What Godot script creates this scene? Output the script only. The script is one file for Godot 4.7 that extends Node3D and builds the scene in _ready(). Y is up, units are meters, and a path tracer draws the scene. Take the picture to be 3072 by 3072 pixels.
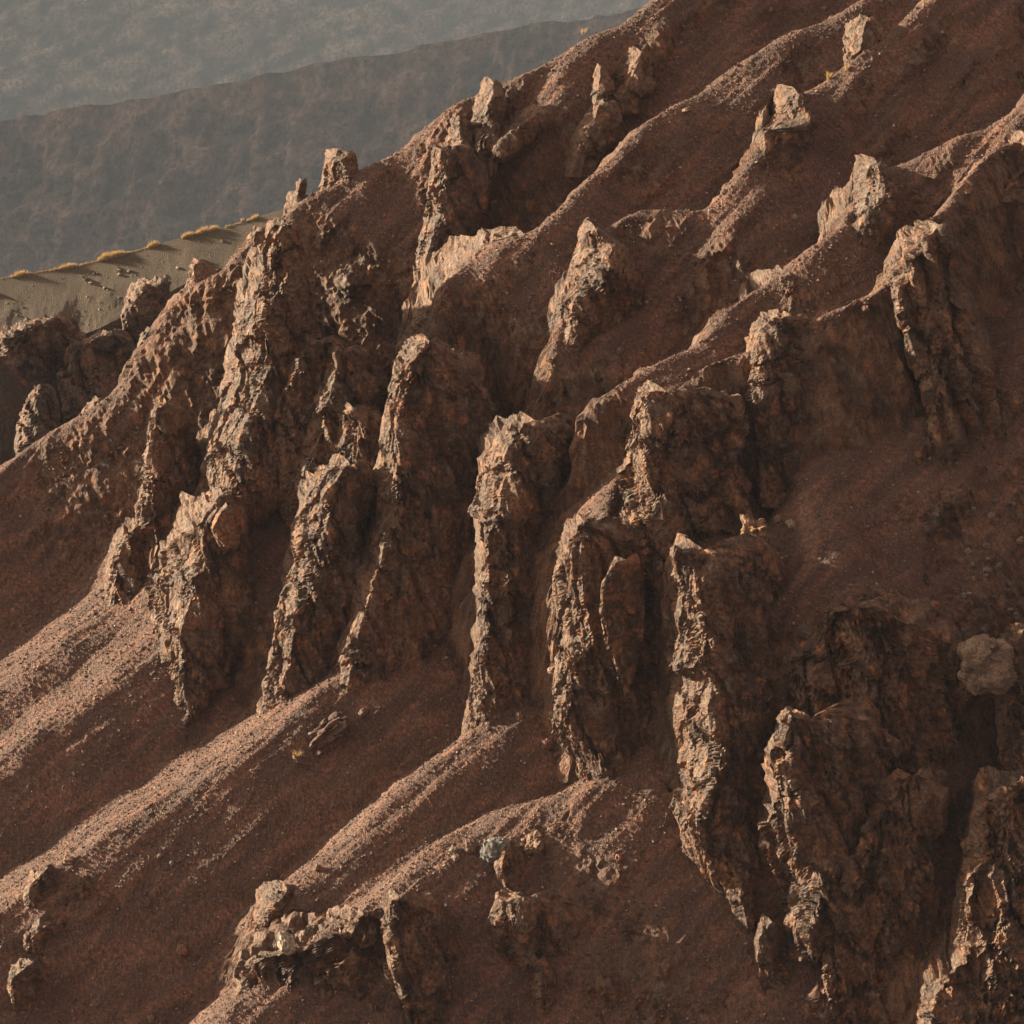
extends Node3D
# An eroded red-brown hillside with rock pillars, seen across the slope through a long lens at low sun.
# Places are read off the photograph (its 3072-pixel frame) and carried along the sight line to the
# depth of the hillside, where each thing is built at its real size.

const PITCH := 0.4363323            # camera looks 25 degrees down
const DIST := 100.0
const FOV := 12.8
const PX := 137.0                   # photograph pixels per metre at 100 m
var eye := Vector3(0, DIST * sin(PITCH), DIST * cos(PITCH))
var fwd := Vector3(0, -sin(PITCH), -cos(PITCH))
var upv := Vector3(0, cos(PITCH), -sin(PITCH))
# hillside: dips 24 degrees, fall line to the left and a little toward the camera
var uh := Vector2(cos(deg_to_rad(35.0)), -sin(deg_to_rad(35.0)))    # uphill (x, z)
var th := Vector2(-sin(deg_to_rad(35.0)), -cos(deg_to_rad(35.0)))   # along the contour, away
var gx := tan(deg_to_rad(24.0)) * cos(deg_to_rad(35.0))
var gz := -tan(deg_to_rad(24.0)) * sin(deg_to_rad(35.0))

var roofs := []
var tris := 0
var path_pts := []
var grassy := []
var names := {}
var M := {}
var n_low: FastNoiseLite
var n_mid: FastNoiseLite
var n_fine: FastNoiseLite
var n_rill: FastNoiseLite
var n_cell: FastNoiseLite
var n_ridge: FastNoiseLite
var n_crack: FastNoiseLite
var n_col: FastNoiseLite
var rng := RandomNumberGenerator.new()

# ------------------------------------------------------------------ sight lines and hillside
func ray(u: float, v: float) -> Vector3:
	var t := tan(deg_to_rad(FOV) / 2.0)
	return fwd + Vector3.RIGHT * ((u / 1536.0 - 1.0) * t) + upv * ((1.0 - v / 1536.0) * t)

func on_plane(u: float, v: float, b: float) -> Vector3:
	var r := ray(u, v)
	return eye + r * ((gx * eye.x + gz * eye.z + b - eye.y) / (r.y - gx * r.x - gz * r.z))

func at_z(u: float, v: float, z: float) -> Vector3:
	var r := ray(u, v)
	return eye + r * ((z - eye.z) / r.z)

const P0 := -18.0
const NP := 361

func add_roof(pts: Array, mn: float, mf: float, r: float, e0 := 0.0, e1 := 0.0, fin := 0.0) -> void:
	var a := []
	for t in pts:
		var w := on_plane(t[0], t[1], t[2])
		var h := Vector2(w.x, w.z)
		a.append([h.dot(uh), h.dot(th), t[2]])
	a.sort_custom(func(i, j): return i[0] < j[0])
	var q := PackedFloat32Array(); var b := PackedFloat32Array()
	q.resize(NP); b.resize(NP)
	for i in NP:
		var p := P0 + i * 0.1
		var last: Array = a[a.size() - 1]
		if p <= a[0][0]:
			q[i] = a[0][1]; b[i] = a[0][2] - e0 * (a[0][0] - p)
		elif p >= last[0]:
			q[i] = last[1]; b[i] = last[2] - e1 * (p - last[0])
		else:
			for k in a.size() - 1:
				if p <= a[k + 1][0]:
					var f: float = (p - a[k][0]) / maxf(a[k + 1][0] - a[k][0], 1e-4)
					q[i] = lerpf(a[k][1], a[k + 1][1], f); b[i] = lerpf(a[k][2], a[k + 1][2], f)
					break
	for pass_ in 2:
		var q2 := q.duplicate(); var b2 := b.duplicate()
		for i in range(2, NP - 2):
			q[i] = (q2[i - 2] + q2[i - 1] + q2[i] + q2[i + 1] + q2[i + 2]) / 5.0
			b[i] = (b2[i - 2] + b2[i - 1] + b2[i] + b2[i + 1] + b2[i + 2]) / 5.0
	var k := PackedFloat32Array()
	k.resize(NP)
	for i in NP:
		k[i] = 1.0 + fin * (1.0 - smoothstep(a[0][0] - 0.3, a[0][0] + 1.4, P0 + i * 0.1))
	roofs.append([q, b, mn, mf, r * r, r, k])

func bulge(p: float, q: float) -> float:
	var fi := clampf((p - P0) * 10.0, 0.0, NP - 1.01)
	var i := int(fi)
	var f := fi - i
	var best := -4.0 - 5.0 * smoothstep(-9.0, -13.0, q) + 5.2 * smoothstep(-3.0, 5.0, p) * smoothstep(-9.0, -5.0, q) - maxf(0.0, q - 6.5) * 1.6
	for r in roofs:
		var d: float = q - lerpf(r[0][i], r[0][i + 1], f)
		var h: float = lerpf(r[1][i], r[1][i + 1], f) - r[6][i] * (r[2] if d < 0.0 else r[3]) * (sqrt(d * d + r[4]) - r[5])
		var e := maxf(0.35 - absf(best - h), 0.0)
		best = maxf(best, h) + e * e * 0.7
	return best

func ground(x: float, z: float) -> float:
	return gx * x + gz * z + bulge(x * uh.x + z * uh.y, x * th.x + z * th.y)

func hit(u: float, v: float) -> Vector3:
	var r := ray(u, v)
	var s := 74.0
	while s < 128.0:
		var w := eye + r * s
		if w.y < ground(w.x, w.z):
			break
		s += 0.2
	var lo := s - 0.2
	for k in 8:
		var m := (lo + s) / 2.0
		var w := eye + r * m
		if w.y < ground(w.x, w.z): s = m
		else: lo = m
	return eye + r * s

# ------------------------------------------------------------------ helpers
func noise(kind: int, freq: float, oct: int, sd: int, fractal := FastNoiseLite.FRACTAL_FBM) -> FastNoiseLite:
	var n := FastNoiseLite.new()
	n.noise_type = kind; n.frequency = freq; n.seed = sd
	n.fractal_type = fractal if oct > 1 else FastNoiseLite.FRACTAL_NONE
	n.fractal_octaves = oct
	return n

func numbered(called: String) -> String:
	var k: int = names.get(called, 0)
	names[called] = k + 1
	return called if k == 0 else "%s_%03d" % [called, k]

func tag(o: Node, label: String, category: String, group := "", kind := "") -> void:
	if label: o.set_meta("label", label)
	if category: o.set_meta("category", category)
	if group: o.set_meta("group", group)
	if kind: o.set_meta("kind", kind)

func put(called: String, mesh: Mesh, m: Material, parent: Node = null) -> MeshInstance3D:
	var o := MeshInstance3D.new()
	o.mesh = mesh
	o.material_override = m
	if parent:
		o.name = called
		parent.add_child(o, true)
	else:
		o.name = numbered(called)
		add_child(o)
	return o

func grid_mesh(v: PackedVector3Array, c: PackedColorArray, nu: int, nv: int, closed := false, smooth := false) -> ArrayMesh:
	var idx := PackedInt32Array()
	var cols := nu if closed else nu - 1
	idx.resize(cols * (nv - 1) * 6)
	var k := 0
	for j in nv - 1:
		for i in cols:
			var a := j * nu + i
			var b := j * nu + (i + 1) % nu
			idx[k] = a; idx[k + 1] = a + nu; idx[k + 2] = b
			idx[k + 3] = b; idx[k + 4] = a + nu; idx[k + 5] = b + nu
			k += 6
	var arr := []
	arr.resize(Mesh.ARRAY_MAX)
	arr[Mesh.ARRAY_VERTEX] = v
	arr[Mesh.ARRAY_COLOR] = c
	arr[Mesh.ARRAY_INDEX] = idx
	var am := ArrayMesh.new()
	am.add_surface_from_arrays(Mesh.PRIMITIVE_TRIANGLES, arr)
	if smooth:
		var st := SurfaceTool.new()
		st.create_from(am, 0)
		st.generate_normals()
		return st.commit()
	return am

func mixc(a: Color, b: Color, t: float) -> Color:
	return a.lerp(b, clampf(t, 0.0, 1.0))

# ------------------------------------------------------------------ rock colours (linear)
var rock_brown := Color(0.265, 0.144, 0.093)
var rock_dark := Color(0.112, 0.060, 0.042)
var rock_orange := Color(0.36, 0.175, 0.090)
var rock_grey := Color(0.27, 0.195, 0.150)
var soil := Color(0.212, 0.114, 0.088)
var soil_red := Color(0.270, 0.134, 0.095)
var soil_dark := Color(0.140, 0.078, 0.063)

func rock_colour(w: Vector3, orange: float) -> Color:
	var a := n_col.get_noise_3d(w.x, w.y * 0.7, w.z)
	var b := n_col.get_noise_3d(w.x * 2.3 + 50.0, w.y * 2.3, w.z * 2.3)
	var f := n_fine.get_noise_3d(w.x * 1.7, w.y * 1.7, w.z * 1.7)
	var c := mixc(rock_brown, rock_dark, 0.5 + 1.8 * a + 0.9 * f)
	c = mixc(c, rock_orange, (b - 0.18 + orange) * 2.6)
	c = mixc(c, rock_grey, (-b - 0.12) * 1.6)
	return c * (1.0 + 0.6 * f)

# Rock displacement along the surface normal, in metres.
func crag(w: Vector3, rough: float, rib := 0.0) -> float:
	# beds stand steep, leaning to the right going down
	var s := w.x * 0.955 + w.y * 0.295
	var l := w.y * 0.955 - w.x * 0.295
	var d := 0.15 * n_low.get_noise_3d(w.x, w.y * 0.6, w.z)
	d += 0.10 * n_ridge.get_noise_3d(s * 1.2, l * 0.22, w.z * 0.9)
	d += 0.09 * n_cell.get_noise_3d(s * 0.9, l * 0.42, w.z * 0.9)
	d -= 0.10 * smoothstep(-0.86, -1.0, n_crack.get_noise_3d(s, l * 0.45, w.z))
	d += 0.045 * n_mid.get_noise_3d(s * 1.4, l * 0.5, w.z * 1.4)
	d += 0.024 * n_cell.get_noise_3d(s * 4.0 + 9.0, l * 1.8, w.z * 4.0)
	d += 0.03 * n_fine.get_noise_3d(s, l * 0.45, w.z)
	if rib > 0.0: d += rib * 0.10 * sin(s * 14.0 + 1.5 * n_low.get_noise_2d(l, s))
	return d * rough * 0.85

# A rock mass: rows [v, left edge, arris, right edge] in photograph pixels, top to bottom. The face left of
# the arris runs back to the left, the front face runs to the right edge, the back is sunk in the slope.
func rock(called: String, label: String, rows: Array, o := {}, parent: Node = null) -> MeshInstance3D:
	var n := rows.size()
	var z0: float
	if o.has("z"): z0 = o.z
	else: z0 = hit(o.base[0], o.base[1]).z + o.get("dz", 0.0)
	if false: print("z0 %.1f " % z0, label.left(50))
	var vb: float = o.base[1] if o.has("base") else rows[n - 1][0]
	var k_: float = o.get("scale", 1.0)
	var px := PX / k_
	var lean: float = o.get("lean", 0.3)
	var thick: float = o.get("thick", 3.4)
	var back_rise: float = o.get("rise", 1.1)
	var rough: float = o.get("rough", 1.0)
	var res: float = o.get("res", 0.032)
	var dlk: float = o.get("dl", 1.9)
	var drk: float = o.get("dr", 0.35)
	var dlm: float = o.get("dlmin", 0.5) * k_
	var v0: float = rows[0][0]
	var v1: float = rows[n - 1][0]
	var nv := maxi(8, int((v1 - v0) / px / res / k_))
	var wide := 0.0
	var strip := 0.0
	for r in rows:
		wide = maxf(wide, (r[3] - r[2]) / px)
		strip = maxf(strip, sqrt(pow((r[2] - r[1]) / px, 2) + pow(maxf(dlm, dlk * (r[2] - r[1]) / px), 2)))
	var nl := maxi(6, int(strip / res / k_))
	var nf := maxi(8, int(wide * 1.08 / res / k_))
	var nb := 8
	var cap := 5
	var nu := nb + nl + nf + nb + 1
	var rowsn := nv + 1 + cap
	var pos := PackedVector3Array()
	pos.resize(nu * rowsn)
	for j in nv + 1:
		var v := lerpf(v0, v1, float(j) / nv)
		var k := 0
		while k < n - 2 and v > rows[k + 1][0]: k += 1
		var f: float = (v - rows[k][0]) / maxf(rows[k + 1][0] - rows[k][0], 1.0)
		var e := [0.0, 0.0, 0.0]
		for c in 3:
			var ra: float = rows[maxi(k - 1, 0)][c + 1]; var rb: float = rows[k][c + 1]
			var rc: float = rows[k + 1][c + 1]; var rd: float = rows[mini(k + 2, n - 1)][c + 1]
			e[c] = lerpf(lerpf(rb, rc, f), cubic_interpolate(rb, rc, ra, rd, f), 0.6)
		e[1] = minf(e[0] + (e[1] - e[0]) * 1.25, e[2] - 4.0)
		var below := (v - v0) / px
		var z := z0 - lean * (vb - v) / px
		var sw: float = maxf(e[1] - e[0], 2.0) / px
		var fw: float = maxf(e[2] - e[1], 2.0) / px
		var dl := maxf(minf(dlm, 0.4 * dlm + below * 0.6), dlk * sw)
		var dr := drk * fw
		var tk := minf(thick * k_, 0.22 * k_ + back_rise * below)
		var a := at_z(e[1], v, z)
		var l := at_z(e[0], v, z - dl)
		var r := at_z(e[2], v, z - dr)
		var bl := Vector3(l.x + 0.1 * sw + 0.12 * fw, a.y + 0.03, z - dl - tk)
		var br := Vector3(r.x - 0.15 * fw, a.y + 0.03, z - dr - tk)
		var row := (cap + j) * nu
		for i in nb: pos[row + i] = bl.lerp(l, float(i) / nb)
		for i in nl:
			var t := float(i) / nl
			var w := l.lerp(a, t)
			w.x -= 0.10 * sw * sin(PI * t)
			pos[row + nb + i] = w
		for i in nf:
			var t := float(i) / nf
			var w := a.lerp(r, t)
			w.z += (0.10 * fw) * sin(PI * t) * (1.0 - 0.3 * t)
			pos[row + nb + nl + i] = w
		for i in nb + 1: pos[row + nb + nl + nf + i] = r.lerp(br, float(i) / nb)
	# cap: the top ring closes over a low dome
	var mid := Vector3.ZERO
	for i in nu: mid += pos[cap * nu + i]
	mid /= nu
	for j in cap:
		var t := float(j) / cap
		for i in nu:
			var w := mid.lerp(pos[cap * nu + i], t)
			w.y += 0.06 * (1.0 - t * t)
			pos[j * nu + i] = w
	# displace along normals
	var out := PackedVector3Array(); out.resize(pos.size())
	var col := PackedColorArray(); col.resize(pos.size())
	var orange: float = o.get("orange", 0.0)
	var rib: float = o.get("ribs", 0.0)
	var tint: Color = o.get("tint", Color.WHITE)
	for j in rowsn:
		for i in nu:
			var at := j * nu + i
			var w := pos[at]
			var du := pos[j * nu + mini(i + 1, nu - 1)] - pos[j * nu + maxi(i - 1, 0)]
			var dv := pos[mini(j + 1, rowsn - 1) * nu + i] - pos[maxi(j - 1, 0) * nu + i]
			var nn := du.cross(dv)
			nn = -nn.normalized() if nn.length_squared() > 1e-12 else Vector3.UP
			if j == 0: nn = Vector3.UP
			var amount := crag(w / k_, rough, rib) * k_
			if i > nb + nl: amount *= lerpf(1.0, 1.35, minf(1.0, (i - nb - nl) * res * 3.0))
			if i > nb + nl and j >= cap: amount *= minf(1.0, 0.35 + (j - cap) * res * 1.6)
			if j < cap: amount *= 0.35
			var p := w + nn * amount
			out[at] = p
			col[at] = rock_colour(p / k_, orange) * tint
	var mesh := grid_mesh(out, col, nu, rowsn)
	tris += nu * rowsn * 2
	var m := put(called, mesh, M.rock, parent)
	if label: tag(m, label, "rock", o.get("group", ""))
	return m

func make_textures() -> void:
	var g1 := noise(FastNoiseLite.TYPE_SIMPLEX, 0.02, 6, 11)
	g1.fractal_gain = 0.72
	var im := g1.get_seamless_image(768, 768)
	im.convert(Image.FORMAT_L8)
	var h := ImageTexture.create_from_image(im)
	var g2 := noise(FastNoiseLite.TYPE_CELLULAR, 0.06, 3, 5)
	g2.cellular_return_type = FastNoiseLite.RETURN_DISTANCE
	g2.fractal_gain = 0.6
	var im2 := g2.get_seamless_image(768, 768)
	im2.convert(Image.FORMAT_L8)
	var h2 := ImageTexture.create_from_image(im2)
	# grain for albedo: narrow range around a light grey
	var ga := Image.create(768, 768, false, Image.FORMAT_RGB8)
	var gb := Image.create(768, 768, false, Image.FORMAT_RGB8)
	for y in 768:
		for x in 768:
			var a := im.get_pixel(x, y).r
			var b := im2.get_pixel(x, y).r
			var t := clampf(0.15 + 1.2 * a, 0.0, 1.0)
			ga.set_pixel(x, y, Color(t, t * 0.99, t * 0.975))
			t = clampf(0.12 + 0.6 * a + 0.75 * b, 0.0, 1.0)
			gb.set_pixel(x, y, Color(t, t * 0.985, t * 0.97))
	var ra := ImageTexture.create_from_image(ga)
	var rb := ImageTexture.create_from_image(gb)
	M.rock = surf(ra, h, 0.45, 6.0, 0.62)
	M.scree = surf(rb, h2, 0.55, 5.0, 0.78)
	M.far = surf(ra, h, 0.0125, 160.0, 0.95)
	M.stone = surf(ra, h, 1.1, 0.8, 0.7)
	M.pebble = StandardMaterial3D.new()
	M.pebble.vertex_color_use_as_albedo = true
	M.pebble.roughness = 0.7
	M.grass = StandardMaterial3D.new()
	M.grass.vertex_color_use_as_albedo = true
	M.grass.roughness = 0.8
	M.grass.cull_mode = BaseMaterial3D.CULL_DISABLED
	M.grass.backlight_enabled = true
	M.grass.backlight = Color(0.8, 0.74, 0.58)

func surf(albedo: Texture2D, height: Texture2D, scale: float, relief_cm: float, rough: float) -> StandardMaterial3D:
	var m := StandardMaterial3D.new()
	m.vertex_color_use_as_albedo = true
	m.albedo_texture = albedo
	m.uv1_triplanar = true
	m.uv1_world_triplanar = true
	m.uv1_scale = Vector3.ONE * scale
	m.heightmap_enabled = true
	m.heightmap_texture = height
	m.heightmap_scale = relief_cm
	m.roughness = rough
	m.metallic_specular = 0.5
	return m

func _ready() -> void:
	rng.seed = 7
	# ---------------- camera
	var cam := Camera3D.new()
	cam.name = "camera"
	add_child(cam)
	cam.look_at_from_position(eye, eye + fwd, Vector3.UP)
	cam.fov = FOV
	cam.near = 1.0
	cam.far = 12000.0
	cam.current = true
	# ---------------- sky, exposure, haze
	var env := Environment.new()
	env.background_mode = Environment.BG_SKY
	var sky := Sky.new()
	var sm := ProceduralSkyMaterial.new()
	sm.sky_top_color = Color(0.60, 0.50, 0.45)
	sm.sky_horizon_color = Color(0.70, 0.57, 0.49)
	sm.sky_curve = 0.2
	sm.ground_bottom_color = Color(0.16, 0.12, 0.10)
	sm.ground_horizon_color = Color(0.30, 0.25, 0.22)
	sm.sun_angle_max = 100.0
	sm.sun_curve = 0.6
	sky.sky_material = sm
	env.sky = sky
	env.background_energy_multiplier = 0.44
	env.tonemap_mode = Environment.TONE_MAPPER_LINEAR
	env.tonemap_exposure = 3.3
	env.fog_enabled = true
	env.fog_density = 0.00011
	env.fog_light_color = Color(0.80, 0.89, 1.0)
	env.sdfgi_enabled = true
	env.ssao_enabled = true
	env.ssil_enabled = true
	var we := WorldEnvironment.new()
	we.name = "environment"
	we.environment = env
	add_child(we)
	# ---------------- sun: low, from the left and behind the hill
	var sun := DirectionalLight3D.new()
	sun.name = "sun"
	sun.light_color = Color(1.0, 0.91, 0.77)
	sun.light_energy = 1.6
	sun.light_angular_distance = 1.2
	sun.shadow_enabled = true
	add_child(sun)
	var se := deg_to_rad(13.0); var sb := deg_to_rad(19.0)
	var to_sun := Vector3(-cos(se) * cos(sb), sin(se), -cos(se) * sin(sb))
	sun.look_at_from_position(to_sun * 50.0, Vector3.ZERO, Vector3.UP)
	# ---------------- noises and materials
	n_low = noise(FastNoiseLite.TYPE_SIMPLEX, 0.55, 2, 3)
	n_mid = noise(FastNoiseLite.TYPE_SIMPLEX, 1.9, 2, 4)
	n_fine = noise(FastNoiseLite.TYPE_SIMPLEX, 6.5, 3, 5)
	n_rill = noise(FastNoiseLite.TYPE_SIMPLEX, 1.0, 3, 6)
	n_cell = noise(FastNoiseLite.TYPE_CELLULAR, 1.5, 1, 8)
	n_cell.cellular_return_type = FastNoiseLite.RETURN_CELL_VALUE
	n_cell.domain_warp_enabled = true
	n_cell.domain_warp_amplitude = 0.25
	n_cell.domain_warp_frequency = 1.6
	n_crack = noise(FastNoiseLite.TYPE_CELLULAR, 1.3, 1, 12)
	n_crack.cellular_return_type = FastNoiseLite.RETURN_DISTANCE2_SUB
	n_crack.domain_warp_enabled = true
	n_crack.domain_warp_amplitude = 0.35
	n_crack.domain_warp_frequency = 1.1
	n_ridge = noise(FastNoiseLite.TYPE_SIMPLEX, 1.0, 3, 9, FastNoiseLite.FRACTAL_RIDGED)
	n_col = noise(FastNoiseLite.TYPE_SIMPLEX, 0.8, 3, 10)
	make_textures()
	lay_out_hillside()
	build_hillside()
	print("hillside ", Time.get_ticks_msec())
	build_pillars()
	print("pillars ", Time.get_ticks_msec())
	build_outcrops()
	print("outcrops ", Time.get_ticks_msec())
	build_background()
	build_stones()
	build_gravel()
	build_grass()
	print("background ", Time.get_ticks_msec(), " triangles ", tris)

func lay_out_hillside() -> void:
	# [u, v, metres above the mean slope]; scree fans below the rock spires
	add_roof([[0, 2060, 0], [200, 1920, 0], [330, 1830, 0], [455, 1745, 0.3], [620, 1600, 1.5]], 0.6, 0.5, 0.35)
	add_roof([[0, 2279, 0], [125, 2183, 0], [273, 2074, 0], [393, 1978, 0], [470, 1915, 0]], 0.72, 0.5, 0.3)
	add_roof([[0, 2724, 0], [188, 2598, 0], [421, 2445, 0], [626, 2314, 0], [797, 2200, 0], [911, 2109, 0], [1099, 1983, 0], [1285, 1837, 0], [1433, 1706, 0.2], [1560, 1480, 2.0]], 0.74, 0.62, 0.3)
	add_roof([[854, 2678, 0], [962, 2593, 0], [1074, 2507, 0], [1171, 2405, 0], [1364, 2262, 0], [1530, 2126, 0], [1660, 2046, 0]], 0.74, 1.0, 0.35, 1.7)
	add_roof([[1000, 2790, 0], [1142, 2695, 0], [1285, 2581, 0], [1364, 2519, 0], [1512, 2439, 0], [1683, 2393, 0], [1769, 2359, 0], [1905, 2282, 0]], 0.78, 0.9, 0.4)
	# upper spurs
	add_roof([[1960, 0, 4.5], [1500, 250, 4.5], [1110, 480, 4.2], [960, 590, 4.0], [769, 706, 3.6], [706, 797, 3.4], [547, 871, 3.0], [495, 951, 2.7], [416, 1090, 2.0], [350, 1180, 1.7], [180, 1290, 1.4], [0, 1400, 1.2]], 0.95, 1.3, 0.15)
	add_roof([[1307, 888, 5], [1399, 786, 5], [1484, 729, 5], [1610, 690, 5], [1800, 520, 5], [2000, 350, 5], [2200, 200, 5], [2600, 0, 5]], 0.82, 1.4, 0.25, 4.0, 0.0, 3.0)
	add_roof([[1640, 1050, 4.3], [1780, 700, 5], [1960, 640, 5], [2130, 600, 5], [2270, 480, 5], [2420, 280, 5], [2560, 190, 5], [2750, 50, 5]], 0.85, 1.5, 0.18, 3.0, 0.0, 1.0)
	add_roof([[1740, 1235, 5.2], [1900, 1150, 5.2], [2100, 1020, 5], [2250, 870, 5], [2380, 800, 5], [2520, 720, 5], [2600, 520, 5], [2700, 480, 5], [2900, 400, 5], [3072, 300, 5]], 0.80, 1.6, 0.18, 4.0, 0.0, 3.0)
	add_roof([[2050, 1150, 5.5], [2250, 1050, 5.6], [2430, 960, 5.8], [2650, 850, 5.8], [2720, 750, 5.6], [2900, 560, 5.3], [3072, 420, 5]], 2.2, 1.6, 0.15, 4.0, 0.0, 2.0)
	add_roof([[1790, 1590, 4.0], [1830, 1480, 4.0], [1880, 1380, 3.9]], 2.5, 0.6, 0.3, 6.0)
	add_roof([[2120, 1665, 4.2], [2200, 1640, 3.9], [2280, 1600, 3.6]], 2.5, 1.2, 0.3, 6.0, 2.0)
	# the little gully with the footpath, the spur before it, the stony gully at the right
	add_roof([[2200, 2030, 1.2], [2300, 1880, 2.2], [2450, 1600, 3.0], [2480, 1450, 3.3], [2620, 1350, 3.2]], 1.6, 0.6, 1.5, 2.0)
	add_roof([[2485, 1825, 2.4], [2600, 1760, 2.2], [2700, 1690, 2.0], [2860, 1500, 2.0]], 2.0, 0.7, 0.25, 4.0)
	add_roof([[2760, 2900, -7.5], [2820, 2600, -6.8], [2930, 2100, -3.4], [2980, 1700, 0.2], [3040, 1400, 1.2]], 0.5, 0.5, 0.3)

func surface_y(p: float, q: float) -> float:
	var x := p * uh.x + q * th.x
	var z := p * uh.y + q * th.y
	var rl := n_rill.get_noise_2d(q * 2.6 + 0.3 * n_mid.get_noise_2d(p * 0.3, q * 0.3), p * 0.11)
	return gx * x + gz * z + bulge(p, q) + 0.04 * rl + 0.07 * n_rill.get_noise_2d(q * 0.85 + 30.0, p * 0.09) + 0.06 * n_low.get_noise_2d(p, q) + 0.30 * smoothstep(-2.5, 1.0, p) * n_low.get_noise_2d(p * 0.4 + 70.0, q * 0.6) + 0.022 * n_fine.get_noise_2d(p * 1.6, q * 1.6)

func pq(w: Vector3) -> Vector2:
	return Vector2(w.x * uh.x + w.z * uh.y, w.x * th.x + w.z * th.y)

func world(p: float, q: float) -> Vector3:
	return Vector3(p * uh.x + q * th.x, surface_y(p, q), p * uh.y + q * th.y)

func path_near(at: Vector2) -> float:
	var d := 9.0
	for i in path_pts.size() - 1:
		d = minf(d, at.distance_to(Geometry2D.get_closest_point_to_segment(at, path_pts[i], path_pts[i + 1])))
	return d

func build_hillside() -> void:
	for t in [[2300, 1905], [2335, 1840], [2380, 1770], [2425, 1710], [2440, 1690], [2430, 1650], [2428, 1600], [2410, 1550], [2392, 1525]]:
		path_pts.append(pq(hit(t[0], t[1])))
	var dp := 0.046; var dq := 0.062
	var pa := -16.0; var pb := 13.0; var qa := -21.0; var qb := 13.0
	var nu := int((pb - pa) / dp) + 1
	var nv := int((qb - qa) / dq) + 1
	var v := PackedVector3Array(); v.resize(nu * nv)
	var c := PackedColorArray(); c.resize(nu * nv)
	for j in nv:
		var q := qa + j * dq
		for i in nu:
			var p := pa + i * dp
			var at := j * nu + i
			v[at] = world(p, q)
			var fi := n_fine.get_noise_2d(p * 1.6, q * 1.6)
			var k := n_col.get_noise_2d(q * 1.2, p * 0.35)
			var k2 := n_col.get_noise_2d(q * 2.9 + 40.0, p * 0.6)
			var cc := mixc(soil, soil_dark, 0.45 + 1.5 * k + 1.2 * fi)
			cc = mixc(cc, soil_red, (k2 - 0.05) * 2.6)
			if p > -3.0 and p < 4.0 and q < -7.0 and q > -14.0:
				var d := path_near(Vector2(p, q)) + 0.06 * fi
				if d < 0.2: cc = mixc(cc, Color(0.33, 0.19, 0.14), (0.2 - d) * 10.0)
			c[at] = cc * (1.0 + 0.6 * fi)
	# bedrock shows where the slope is steep: rough it along its normal
	var v2 := v.duplicate()
	for j in range(2, nv - 2):
		for i in range(2, nu - 2):
			var at := j * nu + i
			var nn := (v[at + 2 * nu] - v[at - 2 * nu]).cross(v[at + 2] - v[at - 2]).normalized()
			if nn.y < 0.0: nn = -nn
			var k := smoothstep(0.70, 0.52, nn.y)
			if k > 0.0:
				var w := v[at]
				v2[at] = w + nn * crag(w, 1.0) * k
				c[at] = mixc(c[at], rock_colour(w, 0.0), k)
	v = v2
	tris += nu * nv * 2
	var o := put("hillside", grid_mesh(v, c, nu, nv), M.scree)
	tag(o, "dark red-brown scree hillside falling to the left in spurs and fans", "", "", "structure")

# A hill: a crest line on the photograph at its distance, a near flank falling toward the camera and a far one.
func hill(called: String, label: String, crest: Array, near: Vector3, far: Vector3, steps: int, amp: float, freq: float, cols: Array, m: Material, across := 320, streak := 0.0, crest_rough := 0.12) -> MeshInstance3D:
	var v := PackedVector3Array(); var c := PackedColorArray()
	var n := noise(FastNoiseLite.TYPE_SIMPLEX, freq, 5, 21)
	var nr := noise(FastNoiseLite.TYPE_SIMPLEX, freq * 1.3, 4, 22, FastNoiseLite.FRACTAL_RIDGED)
	var pts := []
	for t in crest: pts.append(eye + ray(t[0], t[1]) * float(t[2]))
	for j in range(-6, steps + 1):
		for i in across:
			var f := float(i) / (across - 1) * (pts.size() - 1)
			var k := mini(int(f), pts.size() - 2)
			var w: Vector3 = pts[k].lerp(pts[k + 1], f - k)
			w += (near * (float(j) / steps)) if j >= 0 else (far * (-j / 6.0))
			var fade := clampf(absf(j) / (0.10 * steps), crest_rough, 1.0)
			var d := n.get_noise_3d(w.x, w.y * 0.6, w.z)
			var e := nr.get_noise_3d(w.x, w.y * 0.35, w.z)
			# runnels down the fall line of the far slope
			var lift := w.y * 0.906 - w.z * 0.423
			var run := n.get_noise_2d((lift * 0.9 - w.x * 0.43) * 3.0, (w.x * 0.9 + lift * 0.43) * 0.25)
			d += streak * run
			w += Vector3(-0.2, 0.55, 0.75) * amp * fade * (0.6 * d + 0.7 * e)
			v.append(w)
			var col := mixc(cols[0], cols[1], 0.5 + 1.3 * n.get_noise_3d(w.x * 1.7 + 90.0, w.y * 1.7, w.z * 1.7))
			col = col * (1.0 + 0.9 * streak * run)
			if cols.size() > 2: col = mixc(col, cols[2], (e - 0.25) * 1.6)
			c.append(col)
	tris += across * (steps + 7) * 2
	var o := put(called, grid_mesh(v, c, across, steps + 7), m)
	tag(o, label, "", "", "structure")
	return o

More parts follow.
